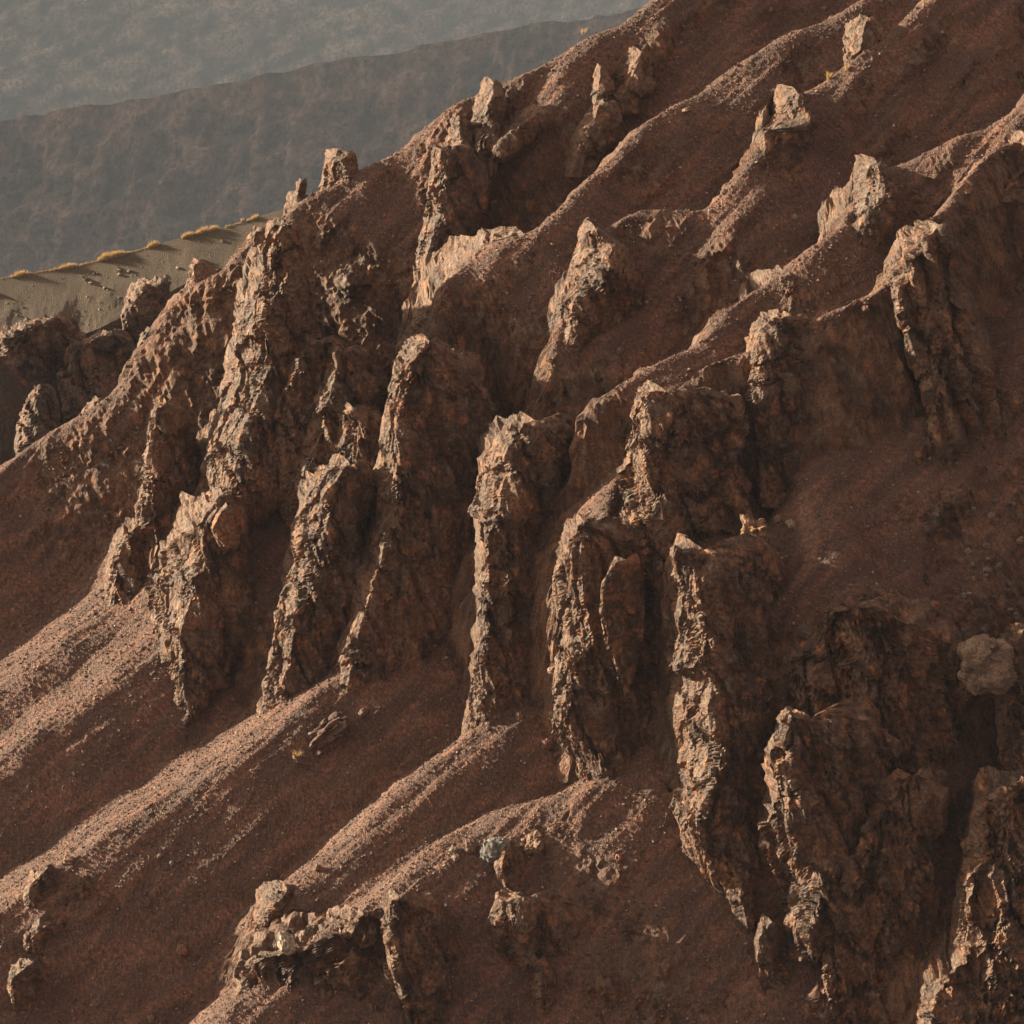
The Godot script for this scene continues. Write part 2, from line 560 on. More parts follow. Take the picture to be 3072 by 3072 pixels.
func build_background() -> void:
	hill("valley_slope", "dark reddish rubble slope below the grassy ridge at the left", [[-250, 1190, 130], [0, 1090, 131], [150, 1040, 132], [300, 985, 133], [450, 905, 134], [560, 850, 135], [700, 790, 136]], Vector3(4, -16, 12), Vector3(-2, -8, -8), 90, 0.35, 0.35, [Color(0.085, 0.058, 0.047), Color(0.13, 0.082, 0.064)], M.rock)
	grassy = [[-250, 880, 187.13], [0, 836, 187.00], [115, 815, 186.94], [230, 797, 186.88], [330, 772, 186.83], [420, 748, 186.78], [560, 708, 186.71], [700, 674, 186.64], [850, 626, 186.56], [960, 596, 186.50], [1150, 545, 186.40], [1400, 470, 186.27]]
	hill("grassy_ridge", "olive-brown ridge with a fringe of sunlit dry grass along its top", grassy, Vector3(4.5, -20, 29), Vector3(-4, -9, -12), 150, 0.16, 0.30, [Color(0.118, 0.086, 0.056), Color(0.165, 0.120, 0.079)], M.scree)
	hill("far_hill", "hazy red-grey eroded hillside across the valley", [[-400, 440, 1720], [-150, 395, 1712], [0, 366, 1700], [131, 344, 1696], [342, 304, 1688], [410, 295, 1684], [620, 267, 1680], [797, 224, 1676], [1000, 192, 1672], [1245, 144, 1664], [1364, 124, 1660], [1547, 82, 1656], [1768, 58, 1648], [2000, 10, 1644], [2400, -90, 1640]], Vector3(32, -176, 168), Vector3(-32, -120, -120), 170, 13.0, 0.028, [Color(0.055, 0.036, 0.032), Color(0.20, 0.120, 0.098), Color(0.27, 0.20, 0.165)], M.far, 420, 0.3, 0.45)
	hill("far_mountain", "pale grey mountainside fading into haze at the top left", [[-700, -420, 3440], [0, -460, 3480], [700, -500, 3520], [1400, -540, 3560], [2600, -600, 3600]], Vector3(-160, -680, 920), Vector3(0, -240, -320), 220, 6.5, 0.024, [Color(0.05, 0.042, 0.036), Color(0.34, 0.28, 0.22)], M.far, 340, 1.1)
	# the mountain out of the frame to the left, whose shade lies on the far hill
	var v := PackedVector3Array(); var c := PackedColorArray()
	var n := noise(FastNoiseLite.TYPE_SIMPLEX, 0.006, 4, 31)
	for j in 25:
		for i in 41:
			var crest: Vector3 = Vector3(-3040, 100, -920).lerp(Vector3(-1750, 60, -2900), i / 40.0)
			crest.y += 160.0 * sin(PI * i / 40.0)
			var side := (j - 12) / 12.0
			var w := crest + Vector3(0.82, 0, 0.57) * side * 1040.0 + Vector3(0, -1160.0 * absf(side), 0)
			w.y += 90.0 * n.get_noise_2d(w.x * 0.3, w.z * 0.3)
			v.append(w); c.append(Color(0.15, 0.11, 0.09))
	tag(put("mountain", grid_mesh(v, c, 41, 25), M.far), "bare mountain beyond the left edge", "", "", "structure")

func build_outcrops() -> void:
	# outcrops on the upper spurs
	var u := {rough = 0.65, res = 0.028, thick = 1.6, dlmin = 0.25, dl = 1.8, lean = 0.7}
	for t in [
		["small lit outcrop high on the slope at the top right, grass tufts below it", [[68, 2592, 2600, 2625], [105, 2565, 2585, 2650], [150, 2541, 2570, 2655], [168, 2524, 2548, 2650], [190, 2528, 2548, 2630], [215, 2540, 2552, 2600], [270, 2540, 2552, 2590]], [2560, 212], {}],
		["hooked outcrop with a bright narrow neck on the upper right spur", [[290, 2375, 2395, 2410], [330, 2325, 2390, 2425], [370, 2312, 2395, 2440], [388, 2285, 2310, 2440], [406, 2268, 2288, 2430], [450, 2270, 2294, 2415], [484, 2274, 2292, 2410], [535, 2266, 2285, 2400], [562, 2255, 2275, 2390], [630, 2250, 2270, 2380]], [2290, 560], {}],
		["long knobbly sunlit outcrop trailing down the right-hand spur", [[500, 2612, 2630, 2660], [540, 2575, 2632, 2680], [586, 2555, 2632, 2685], [630, 2553, 2600, 2675], [680, 2535, 2575, 2660], [706, 2500, 2570, 2650], [740, 2480, 2555, 2640], [775, 2470, 2545, 2610], [850, 2460, 2540, 2600]], [2520, 775], {}],
		["triangular speckled lit outcrop low on the right-hand spur", [[832, 2335, 2360, 2372], [870, 2320, 2362, 2400], [905, 2305, 2360, 2410], [935, 2280, 2350, 2400], [965, 2240, 2330, 2380], [985, 2230, 2285, 2340], [1050, 2225, 2280, 2330]], [2270, 985], {}],
		["sunlit jagged outcrop cut by the right edge of the picture", [[415, 3060, 3072, 3100], [450, 3020, 3062, 3120], [500, 2985, 3050, 3120], [540, 2975, 3020, 3100], [610, 2960, 3000, 3080]], [2990, 545], {}],
		["peaked outcrop with a bright flaky left side on the middle spur", [[695, 1765, 1785, 1800], [735, 1750, 1818, 1830], [770, 1722, 1800, 1855], [800, 1712, 1790, 1885], [870, 1710, 1755, 1925], [905, 1662, 1712, 1955], [940, 1660, 1708, 1920], [975, 1645, 1706, 1880], [1000, 1660, 1700, 1830], [1042, 1672, 1690, 1760], [1120, 1672, 1690, 1750]], [1700, 1040], {thick = 2.0, rough = 0.8, lean = 0.35}],
		["rounded finger of rock with a lit tip, lying along the upper slope", [[340, 1600, 1615, 1660], [365, 1560, 1580, 1650], [400, 1510, 1530, 1625], [430, 1475, 1495, 1580], [455, 1458, 1475, 1540], [484, 1456, 1470, 1500], [530, 1456, 1470, 1495]], [1480, 490], {dz = 0.8}],
		["small lit knob just left of the high rounded outcrop", [[210, 1790, 1800, 1815], [235, 1768, 1800, 1830], [270, 1748, 1790, 1830], [285, 1740, 1780, 1820], [335, 1735, 1775, 1815]], [1765, 285], {dz = 0.3}],
		["high rounded outcrop with a broad lit cheek near the top", [[165, 1905, 1918, 1940], [190, 1868, 1905, 1965], [225, 1845, 1885, 1970], [265, 1830, 1870, 1960], [285, 1825, 1860, 1930], [340, 1820, 1855, 1920]], [1850, 285], {dz = 0.35}],
		["stepped ledge with a thin lit edge below the high rounded outcrop", [[322, 1790, 1800, 1850], [360, 1775, 1790, 1860], [390, 1740, 1755, 1850], [430, 1725, 1740, 1840], [470, 1712, 1728, 1800], [530, 1695, 1712, 1780]], [1720, 480], {dz = 0.8}],
		["tall ribbed outcrop with a long speckled lit edge below the rock finger", [[448, 1312, 1322, 1420], [467, 1302, 1318, 1430], [512, 1296, 1312, 1430], [558, 1288, 1312, 1460], [604, 1283, 1306, 1470], [643, 1268, 1312, 1460], [683, 1262, 1300, 1430], [729, 1256, 1290, 1420], [763, 1250, 1280, 1410], [840, 1245, 1280, 1400]], [1265, 765], {thick = 2.0, rough = 0.8, dz = 1.0, lean = 0.45}],
		["tiny lit wedge above the tall ribbed outcrop", [[364, 1372, 1378, 1384], [400, 1352, 1372, 1420], [444, 1334, 1376, 1430], [500, 1330, 1370, 1420]], [1345, 445], {dz = 0.8}],
		["upright lit outcrop on the slope left of the rock finger", [[256, 1462, 1478, 1490], [290, 1440, 1468, 1510], [336, 1428, 1450, 1510], [380, 1420, 1440, 1500], [440, 1416, 1432, 1490], [484, 1416, 1432, 1480], [550, 1410, 1428, 1470]], [1430, 484], {dz = 0.8}],
		["squarish block with a bright left face and an orange front on the skyline shoulder", [[512, 1150, 1165, 1190], [540, 1110, 1145, 1205], [580, 1095, 1135, 1215], [615, 1080, 1128, 1190], [638, 1068, 1110, 1150], [700, 1060, 1100, 1140]], [1080, 640], {orange = 0.2}],
		["jagged lit crag standing on the skyline", [[470, 1030, 1040, 1060], [490, 985, 1015, 1068], [530, 968, 1030, 1072], [570, 962, 1025, 1070], [620, 957, 1000, 1050], [690, 950, 990, 1040]], [965, 622], {}],
		["thin upright stack rising against the far hill", [[552, 892, 898, 922], [580, 884, 890, 922], [620, 878, 884, 920], [640, 850, 862, 930], [683, 846, 858, 934], [750, 846, 858, 934]], [870, 690], {orange = 0.1}],
		["small dark rock on the crest left of the tall fin", [[795, 580, 588, 610], [830, 570, 582, 640], [860, 560, 575, 650], [920, 555, 570, 650]], [580, 862], {}],
		["lit crest rock between the tall fin and the crest's small dark rock", [[700, 770, 776, 800], [740, 745, 756, 800], [790, 716, 730, 790], [850, 706, 716, 780], [920, 700, 712, 770]], [725, 800], {}],
		["narrow crest rock with two bright streaks at the far left", [[1000, 430, 440, 480], [1050, 418, 432, 480], [1100, 416, 432, 475], [1150, 418, 430, 465], [1195, 415, 425, 455], [1270, 412, 422, 450]], [425, 1195], {}],
		["leaning pale-edged outcrop on the leftmost scree crest", [[1208, 285, 290, 305], [1256, 250, 268, 313], [1319, 228, 245, 300], [1380, 190, 205, 275], [1450, 185, 200, 270]], [215, 1385], {}],
		["ochre rock standing just below the leaning pale-edged outcrop", [[1376, 258, 262, 270], [1455, 250, 256, 268], [1475, 205, 215, 268], [1524, 199, 212, 262], [1580, 208, 216, 245], [1650, 208, 216, 240]], [220, 1580], {orange = 0.2}],
	]:
		var o: Dictionary = u.duplicate()
		o.base = t[2]
		o.merge(t[3], true)
		rock("rock_outcrop", t[0], t[1], o)
	# darker crags across the side valley at the left
	for t in [
		["dark rounded crag across the side valley, below the olive ridge", [[965, 130, 140, 190], [985, 70, 85, 215], [1020, 20, 40, 225], [1060, -30, 0, 235], [1130, -40, -10, 240], [1250, -40, -10, 240]], -29.5],
		["grey-brown ledgy crag right of the dark rounded crag", [[1006, 300, 312, 345], [1020, 255, 270, 370], [1040, 225, 240, 390], [1080, 195, 212, 395], [1130, 188, 204, 380], [1190, 185, 200, 350], [1300, 185, 200, 330]], -29.0],
		["pale weathered crag low at the far left edge", [[1170, 105, 118, 140], [1200, 90, 110, 165], [1250, 70, 95, 175], [1310, 62, 85, 170], [1420, 60, 80, 160]], -26.5],
		["low brown crag under the olive ridge's right end", [[850, 470, 480, 500], [880, 420, 432, 500], [920, 380, 392, 480], [955, 355, 368, 450], [1040, 350, 360, 430]], -31.0],
	]:
		rock("rock_crag", t[0], t[1], {z = t[2], scale = 1.3, dl = 0.6, dlmin = 0.1, lean = 0.4})
	# around the footpath gully and the stony gully at the right
	rock("rock_bluff", "dark overhanging bluff above the footpath gully", [[955, 2330, 2340, 2430], [1010, 2270, 2280, 2440], [1100, 2245, 2255, 2432], [1200, 2235, 2250, 2436], [1300, 2250, 2262, 2442], [1400, 2270, 2280, 2440], [1520, 2280, 2290, 2430]], {base = [2380, 1430], lean = 0.3, dr = 0.1})
	rock("rock_bluff", "ribbed cliff with slanting parallel ribs at the upper right", [[690, 2785, 2800, 2850], [740, 2730, 2760, 2850], [790, 2682, 2720, 2850], [850, 2672, 2700, 2860], [900, 2690, 2700, 2885], [1000, 2717, 2728, 2935], [1100, 2752, 2763, 2965], [1200, 2786, 2796, 3040], [1270, 2800, 2812, 3045], [1310, 2768, 2780, 3030], [1370, 2745, 2756, 3022], [1470, 2752, 2764, 3000], [1520, 2775, 2787, 2985], [1640, 2785, 2797, 2980]], {base = [2740, 1470], lean = 0.3, dr = 0.2, ribs = 1.0, dlmin = 0.08, dz = -0.4})
	rock("rock_block", "dark slanting block between the footpath gully and the stony gully", [[1484, 2850, 2860, 2900], [1520, 2800, 2815, 2920], [1600, 2700, 2715, 2928], [1680, 2672, 2690, 2934], [1750, 2680, 2700, 2925], [1820, 2690, 2705, 2905], [2000, 2690, 2705, 2900]], {z = 8.2, lean = 0.25, dlmin = 0.2, dl = 1.2})
	rock("rock_buttress", "rounded rock at the right edge beside the wedged boulder", [[1895, 3060, 3068, 3200], [1950, 3022, 3034, 3220], [2050, 3000, 3014, 3220], [2150, 2998, 3012, 3220], [2250, 3010, 3025, 3220], [2330, 3030, 3045, 3220], [2450, 3040, 3055, 3220]], {z = 11.5, lean = 0.2})
	rock("rock_buttress", "orange layered rock filling the bottom right corner", [[2335, 3060, 3068, 3200], [2365, 2990, 3005, 3260], [2420, 2925, 2945, 3260], [2465, 2930, 2950, 3260], [2530, 2915, 2940, 3260], [2575, 2905, 2940, 3260], [2615, 2882, 2904, 3260], [2710, 2868, 2888, 3260], [2800, 2870, 2892, 3260], [2880, 2858, 2878, 3260], [2940, 2800, 2822, 3260], [3000, 2780, 2802, 3260], [3060, 2762, 2785, 3260], [3200, 2750, 2775, 3260]], {z = 15.2, rough = 1.3, lean = 0.35, orange = 0.12, dr = 0.1})
	rock("rock_block", "knobby rock at the foot of the near tower's left side", [[2780, 2290, 2300, 2350], [2820, 2262, 2275, 2400], [2880, 2257, 2270, 2405], [2950, 2265, 2280, 2390], [3000, 2280, 2290, 2380], [3100, 2285, 2295, 2380]], {base = [2310, 2985], rough = 0.7})
	# foreground rocks at the bottom
	rock("rock_ledge", "long dark ledge along the bottom edge under the long pale boulder", [[2755, 1060, 1070, 1130], [2800, 985, 1000, 1340], [2850, 860, 880, 1420], [2890, 735, 755, 1500], [2940, 715, 735, 1530], [3000, 702, 722, 1550], [3080, 690, 710, 1560], [3200, 690, 710, 1560]], {z = 12.4, lean = 0.3, dr = 0.05, rough = 1.2, thick = 3.0})
	var m := {rough = 0.7, res = 0.028, thick = 1.6, lean = 0.2}
	for t in [
		["small cliff with a lit left edge above the long pale boulder", [[2678, 845, 855, 880], [2710, 808, 825, 890], [2760, 765, 785, 880], [2820, 760, 775, 860], [2865, 757, 775, 840], [2950, 755, 775, 830]], [800, 2862], {}],
		["rugged upright rock with platy layers at the bottom, left of the grey boulder", [[2705, 1172, 1185, 1230], [2740, 1160, 1176, 1310], [2790, 1150, 1166, 1335], [2850, 1160, 1180, 1345], [2950, 1180, 1200, 1350], [3080, 1200, 1220, 1355], [3200, 1200, 1220, 1355]], [1250, 2960], {orange = 0.06, thick = 2.2, rough = 1.1, dz = 0.6}],
		["small pale-tipped rock left of the platy upright rock", [[2812, 1010, 1020, 1040], [2850, 1000, 1030, 1065], [2890, 1003, 1035, 1068], [2960, 1003, 1035, 1068]], [1025, 2890], {}],
		["split orange block just below the grey boulder", [[2562, 1495, 1510, 1530], [2590, 1484, 1500, 1570], [2625, 1480, 1496, 1578], [2642, 1478, 1505, 1582], [2680, 1498, 1515, 1576], [2715, 1525, 1540, 1570], [2790, 1530, 1540, 1570]], [1525, 2705], {orange = 0.25, rough = 0.5}],
		["broad rounded dark mass below the split orange block", [[2705, 1500, 1515, 1650], [2760, 1490, 1505, 1715], [2820, 1490, 1505, 1742], [2870, 1500, 1515, 1745], [2930, 1520, 1535, 1760], [3000, 1540, 1555, 1770], [3100, 1550, 1560, 1780], [3200, 1550, 1560, 1780]], [1600, 2900], {rough = 1.0, thick = 2.2, dr = 0.15}],
		["narrow upright rock at the bottom edge below the broad dark mass", [[2895, 1598, 1608, 1640], [2950, 1600, 1612, 1665], [3010, 1605, 1616, 1660], [3120, 1605, 1616, 1650]], [1630, 3030], {}],
		["pointed rock at the bottom edge, right of centre", [[2957, 1800, 1808, 1830], [2990, 1785, 1795, 1850], [3040, 1780, 1790, 1856], [3160, 1780, 1790, 1856]], [1815, 3060], {}],
		["stepped blocks beside the lit fan at the far left", [[2612, 130, 138, 150], [2640, 100, 110, 170], [2660, 78, 90, 205], [2700, 76, 88, 205], [2760, 76, 88, 200]], [130, 2705], {dlmin = 0.06, dl = 0.7, rough = 1.0}],
		["low rock with a small lit point just right of the stepped blocks", [[2645, 238, 245, 255], [2670, 195, 205, 300], [2700, 188, 198, 320], [2730, 190, 200, 330], [2800, 190, 200, 320]], [240, 2735], {dlmin = 0.06, dl = 0.7, rough = 1.0}],
		["low ledge below the stepped blocks at the far left", [[2780, 120, 130, 190], [2820, 76, 88, 190], [2850, 80, 90, 175], [2920, 80, 90, 170]], [120, 2855], {dlmin = 0.06, dl = 0.7, rough = 1.0}],
		["dark rock in the bottom left corner", [[2900, 75, 85, 115], [2935, 25, 38, 128], [2980, 17, 30, 124], [3045, 38, 50, 112], [3120, 40, 50, 110]], [70, 3040], {dlmin = 0.06, dl = 0.7, rough = 1.0}],
	]:
		var o: Dictionary = m.duplicate()
		o.base = t[2]
		o.merge(t[3], true)
		rock("rock_outcrop", t[0], t[1], o)

# ------------------------------------------------------------------ loose stones, gravel, dry grass
func lump(size: Vector3, sd: int, colour: Color, nu := 14, nv := 9, rough := 0.28, chipped := false) -> ArrayMesh:
	var v := PackedVector3Array(); var c := PackedColorArray()
	var off := Vector3(sd * 7.3, sd * 3.1, sd * 5.7)
	for j in nv + 1:
		for i in nu:
			var a := TAU * i / nu
			var b := PI * j / nv
			var d := Vector3(sin(b) * cos(a), cos(b), sin(b) * sin(a))
			# square the ball up a little, then break it with noise
			var k := maxf(absf(d.x), maxf(absf(d.y), absf(d.z)))
			d = d.lerp(d / k * 0.86, 0.45)
			var e := off + d * 0.9
			d *= 1.0 + rough * n_low.get_noise_3d(e.x * 1.6, e.y * 1.6, e.z * 1.6) + 0.5 * rough * n_cell.get_noise_3d(e.x * 0.8, e.y * 0.8, e.z * 0.8) + 0.35 * rough * n_mid.get_noise_3d(e.x, e.y, e.z)
			if chipped: d *= 1.0 + 0.4 * crag(off + d * size * 1.5, 1.0)
			v.append(d * size)
			c.append(colour * (1.0 + 0.5 * n_mid.get_noise_3d(e.x * 1.3 + 30.0, e.y * 1.3, e.z * 1.3)))
	return grid_mesh(v, c, nu, nv + 1, true, false)

func stone(label: String, u: float, v: float, w: float, h: float, colour: Color, turn := 0.0, o := {}) -> void:
	var at: Vector3
	if o.has("z"): at = at_z(u, v, o.z)
	else:
		at = hit(u, v + h * 0.35)
		var f := pq(at)
		at = world(f.x, f.y)
		at.y += h / PX * 0.30
	var k := (eye - at).length() / 100.0
	names["stone seed"] = names.get("stone seed", 0) + 1
	var big := maxf(w, h) > 60.0
	var m := put(o.get("called", "stone"), lump(Vector3(w, h, (w + h) * 0.48) / PX * 0.55 * k, names["stone seed"], colour, 80 if big else 26, 56 if big else 18, o.get("rough", 0.28), big), M.stone)
	m.position = at
	m.rotation = Vector3(0.15 * sin(u), v * 0.7, deg_to_rad(turn))
	tag(m, label, "stone", o.get("group", ""))

func build_stones() -> void:
	var tan_ := Color(0.36, 0.23, 0.16); var pale := Color(0.46, 0.38, 0.31); var grey := Color(0.26, 0.265, 0.265)
	var red := Color(0.27, 0.135, 0.10); var brown := Color(0.21, 0.13, 0.095)
	stone("blue-grey boulder on the lower fan beside a tan one", 1490, 2553, 76, 66, grey, 10.0, {called = "boulder"})
	stone("smooth tan boulder right of the blue-grey boulder", 1602, 2524, 64, 38, tan_, 20.0, {called = "boulder"})
	stone("rounded grey-pink stone at the foot of the split orange block", 1555, 2690, 34, 32, Color(0.36, 0.28, 0.24), 30.0)
	stone("long pale boulder resting on the bottom ledge", 862, 2830, 66, 34, pale, 28.0, {called = "boulder", z = 12.1, rough = 0.2})
	stone("small pale stone touching the long pale boulder's upper end", 908, 2802, 22, 15, pale, 30.0, {z = 12.0})
	stone("pale stone at the foot of the broad tall spire", 1220, 1880, 26, 28, pale, 20.0)
	stone("tiny tan stone just below the pale stone under the broad spire", 1226, 1914, 16, 14, tan_)
	stone("tan stone above the stepped blocks at the far left", 206, 2580, 32, 18, tan_, 5.0)
	stone("small round pink stone on the lower left fan", 478, 2571, 12, 11, tan_)
	stone("thin grey stone right of the small round pink stone", 516, 2592, 11, 14, grey)
	stone("reddish cobble alone low on the left fan", 547, 2843, 28, 32, Color(0.34, 0.17, 0.12), 15.0)
	stone("pale pink stone at the bottom edge, left", 454, 3057, 18, 20, tan_)
	stone("round pink stone on the fan crest above the small lit cliff", 950, 2600, 20, 17, tan_)
	stone("grey-white stone left of the blue-grey boulder", 1359, 2551, 28, 18, pale, 20.0)
	stone("pinkish white pebble below the grey-white stone", 1367, 2577, 21, 19, Color(0.46, 0.33, 0.28))
	stone("flat brown plate leaning between the grey-white stone and the grey boulder", 1411, 2538, 30, 36, brown, 50.0)
	stone("upright tan stone on the crest below the knobbly spire", 1559, 2144, 16, 26, tan_, 10.0)
	stone("thin tan plate above the smooth tan boulder", 1655, 2481, 36, 11, tan_, 12.0)
	stone("orange stone on the dark scree below the front spire", 1856, 2587, 20, 22, Color(0.38, 0.18, 0.10))
	stone("small pale chip in a cluster below the tan boulder", 1684, 2601, 9, 9, pale)
	stone("largest pale chip of the cluster below the tan boulder", 1705, 2582, 12, 7, pale)
	stone("lowest pale chip of the cluster below the tan boulder", 1697, 2626, 8, 8, pale)
	stone("pale stone on the shaded slope right of the hooked outcrop", 2510, 578, 15, 13, pale)
	stone("light stone left of the long knobbly outcrop", 2385, 650, 15, 11, pale, 30.0)
	stone("pinkish stone alone on the shaded slope left of the triangular outcrop", 2271, 792, 14, 15, Color(0.42, 0.29, 0.24))
	stone("grey stone just below the lone pinkish stone", 2357, 751, 11, 9, pale)
	stone("pale stone at the very top edge, right of the skyline", 2473, 6, 14, 12, tan_)
	stone("small tan stone near the top edge left of the top-edge stone", 2313, 24, 11, 10, tan_)
	stone("ochre crumbly rock at the head of the front spire's top", 2257, 1600, 76, 72, Color(0.34, 0.20, 0.11), 0.0, {called = "boulder", rough = 0.5})
	stone("flat tan stone high in the footpath gully", 2376, 1360, 30, 18, tan_, 8.0)
	stone("pale flat stone in the middle of the footpath gully", 2350, 1475, 20, 12, tan_)
	stone("tan stone beside the footpath's upper bend", 2336, 1577, 28, 20, tan_)
	stone("pale angular stone just left of the footpath", 2373, 1592, 28, 20, pale, 20.0)
	stone("low grey slab-like stone below the footpath's end", 2420, 1898, 62, 30, Color(0.20, 0.15, 0.13), 12.0)
	stone("small tan stone right of the footpath's lower end", 2548, 1774, 12, 11, tan_)
	stone("white chip on the scree right of the footpath", 2630, 1757, 8, 12, pale)
	stone("big rounded boulder wedged in the stony gully at the right edge", 2962, 1992, 140, 138, Color(0.29, 0.20, 0.15), 0.0, {called = "boulder", z = 10.8, rough = 0.3})
	stone("dark rounded boulder in the hollow right of the tall fin", 1052, 838, 80, 70, Color(0.15, 0.09, 0.068), 35.0, {called = "boulder"})
	stone("large flat dark-red stone lying on the fan below the dark narrow spire", 985, 2190, 112, 52, Color(0.17, 0.09, 0.07), 38.0, {called = "boulder", rough = 0.6})
	stone("dark flat plate on the fan right of the large flat stone", 1090, 2140, 20, 26, brown, 45.0)
	stone("thin leaning plate by the grass tuft on the fan", 905, 2285, 60, 14, brown, 38.0)
	stone("dark cobble in the middle of the second fan", 1297, 2260, 22, 14, brown)
	stone("round red stone near the foot of the forked spire", 1640, 2225, 24, 24, red)
	stone("tan cobble low in the stony gully", 2905, 2770, 22, 26, Color(0.30, 0.25, 0.20), 0.0, {z = 12.5})
	stone("small stone on the long fan crest, far left", 248, 1340, 14, 22, tan_)
	stone("pale stone on the grassy ridge's crest", 730, 664, 17, 15, pale, 0.0, {z = -78.4})
	# stones of the right-hand gully, too alike to tell apart
	for k in 34:
		var u := rng.randf_range(2885, 3065)
		var v := rng.randf_range(1500, 1910)
		var g := rng.randf_range(0.7, 1.25)
		stone("pale or grey stone among many in the stony gully at the right", u, v, rng.randf_range(10, 24), rng.randf_range(8, 16), Color(0.30, 0.26, 0.22) * g, rng.randf_range(-30, 30), {group = "stones of the right-hand gully"})
	# scattered clasts on the shaded fans
	for k in 70:
		var p := rng.randf_range(-12.0, 8.0)
		var q := rng.randf_range(-13.0, 8.0)
		var at := world(p, q)
		var r := rng.randf_range(0.035, 0.085)
		var m := put("stone", lump(Vector3(r * rng.randf_range(0.9, 1.6), r * 0.7, r), 200 + k, [tan_, red, brown, brown][k % 4], 12, 8), M.stone)
		m.position = at + Vector3(0, r * 0.3, 0)
		m.rotation = Vector3(rng.randf() * 0.5, rng.randf() * TAU, -0.4)
		tag(m, "small brown or tan stone lying loose on the scree slope", "stone", "loose stones scattered on the scree")

func multi(called: String, label: String, meshes: Mesh, m: Material, xf: Array, col: Array) -> void:
	var mm := MultiMesh.new()
	mm.transform_format = MultiMesh.TRANSFORM_3D
	mm.use_colors = true
	mm.mesh = meshes
	mm.instance_count = xf.size()
	for i in xf.size():
		mm.set_instance_transform(i, xf[i])
		mm.set_instance_color(i, col[i])
	var o := MultiMeshInstance3D.new()
	o.multimesh = mm
	o.material_override = m
	o.name = numbered(called)
	add_child(o)
	tag(o, label, "", "", "stuff")

func build_gravel() -> void:
	var white := Color(1, 1, 1)
	for kind in 3:
		var mesh := lump(Vector3(1.0, [0.5, 0.7, 0.35][kind], [0.8, 0.9, 1.2][kind]), 400 + kind, white, 6, 4, 0.5)
		var xf := []; var col := []
		for k in 60000:
			var p := rng.randf_range(-14.5, 10.5)
			var q := rng.randf_range(-17.0, 11.0)
			var b := bulge(p, q)
			if absf(bulge(p, q + 0.15) - b) > 0.17 or absf(bulge(p + 0.15, q) - b) > 0.22: continue
			var t := rng.randf()
			var r := 0.008 + 0.022 * t * t * t + (0.02 if rng.randf() < 0.03 else 0.0)
			var w := world(p, q)
			w.y += r * 0.2
			var bs := Basis.from_euler(Vector3(rng.randf_range(-0.6, 0.6), rng.randf() * TAU, rng.randf_range(-0.9, 0.2))).scaled(Vector3.ONE * r)
			xf.append(Transform3D(bs, w))
			var c := mixc(Color(0.075, 0.042, 0.034), Color(0.205, 0.128, 0.096), rng.randf())
			if rng.randf() < 0.04: c = Color(0.38, 0.29, 0.23)
			elif rng.randf() < 0.06: c = Color(0.17, 0.15, 0.14)
			col.append(c)
		multi("gravel", "fine red-brown gravel strewn over the scree", mesh, M.pebble, xf, col)
		print("gravel ", xf.size())
	# stones on the grassy ridge
	var xs := []; var cs := []
	var stone_mesh := lump(Vector3(1.0, 0.7, 0.9), 420, white, 8, 5, 0.4)
	for k in 3000:
		var f := rng.randf_range(0.5, grassy.size() - 1.01)
		var i := int(f)
		var w: Vector3 = (eye + ray(grassy[i][0], grassy[i][1]) * float(grassy[i][2])).lerp(eye + ray(grassy[i + 1][0], grassy[i + 1][1]) * float(grassy[i + 1][2]), f - i)
		w += Vector3(4.5, -20, 29) * rng.randf_range(0.01, 0.55)
		var t := rng.randf()
		var r := 0.018 + 0.10 * pow(t, 7.0)
		xs.append(Transform3D(Basis.from_euler(Vector3(rng.randf(), rng.randf() * TAU, 0)).scaled(Vector3.ONE * r), w))
		cs.append(mixc(Color(0.09, 0.07, 0.05), Color(0.26, 0.22, 0.17), rng.randf()))
	multi("gravel", "scattered stones on the olive ridge", stone_mesh, M.pebble, xs, cs)

func tuft_mesh(blades: int, height: float, spread: float, sd: int) -> ArrayMesh:
	var st := SurfaceTool.new()
	st.begin(Mesh.PRIMITIVE_TRIANGLES)
	var r := RandomNumberGenerator.new()
	r.seed = sd
	for k in blades:
		var a := r.randf() * TAU
		var root := Vector3(cos(a), 0, sin(a)) * r.randf() * spread * 0.35
		var lean := Vector3(cos(a), 0, sin(a)) * r.randf_range(0.1, 1.0) * spread
		var h := height * r.randf_range(0.5, 1.0)
		var side := Vector3(-sin(a), 0, cos(a)) * height * 0.022
		var mid := root + lean * 0.35 + Vector3(0, h * 0.6, 0)
		var tip := root + lean + Vector3(0, h, 0)
		var g := r.randf_range(0.75, 1.2)
		st.set_color(Color(0.58, 0.45, 0.27) * g)
		for t in [root - side, mid - side * 0.8, root + side, root + side, mid - side * 0.8, mid + side * 0.8, mid - side * 0.8, tip, mid + side * 0.8]:
			st.add_vertex(t)
	st.generate_normals()
	return st.commit()

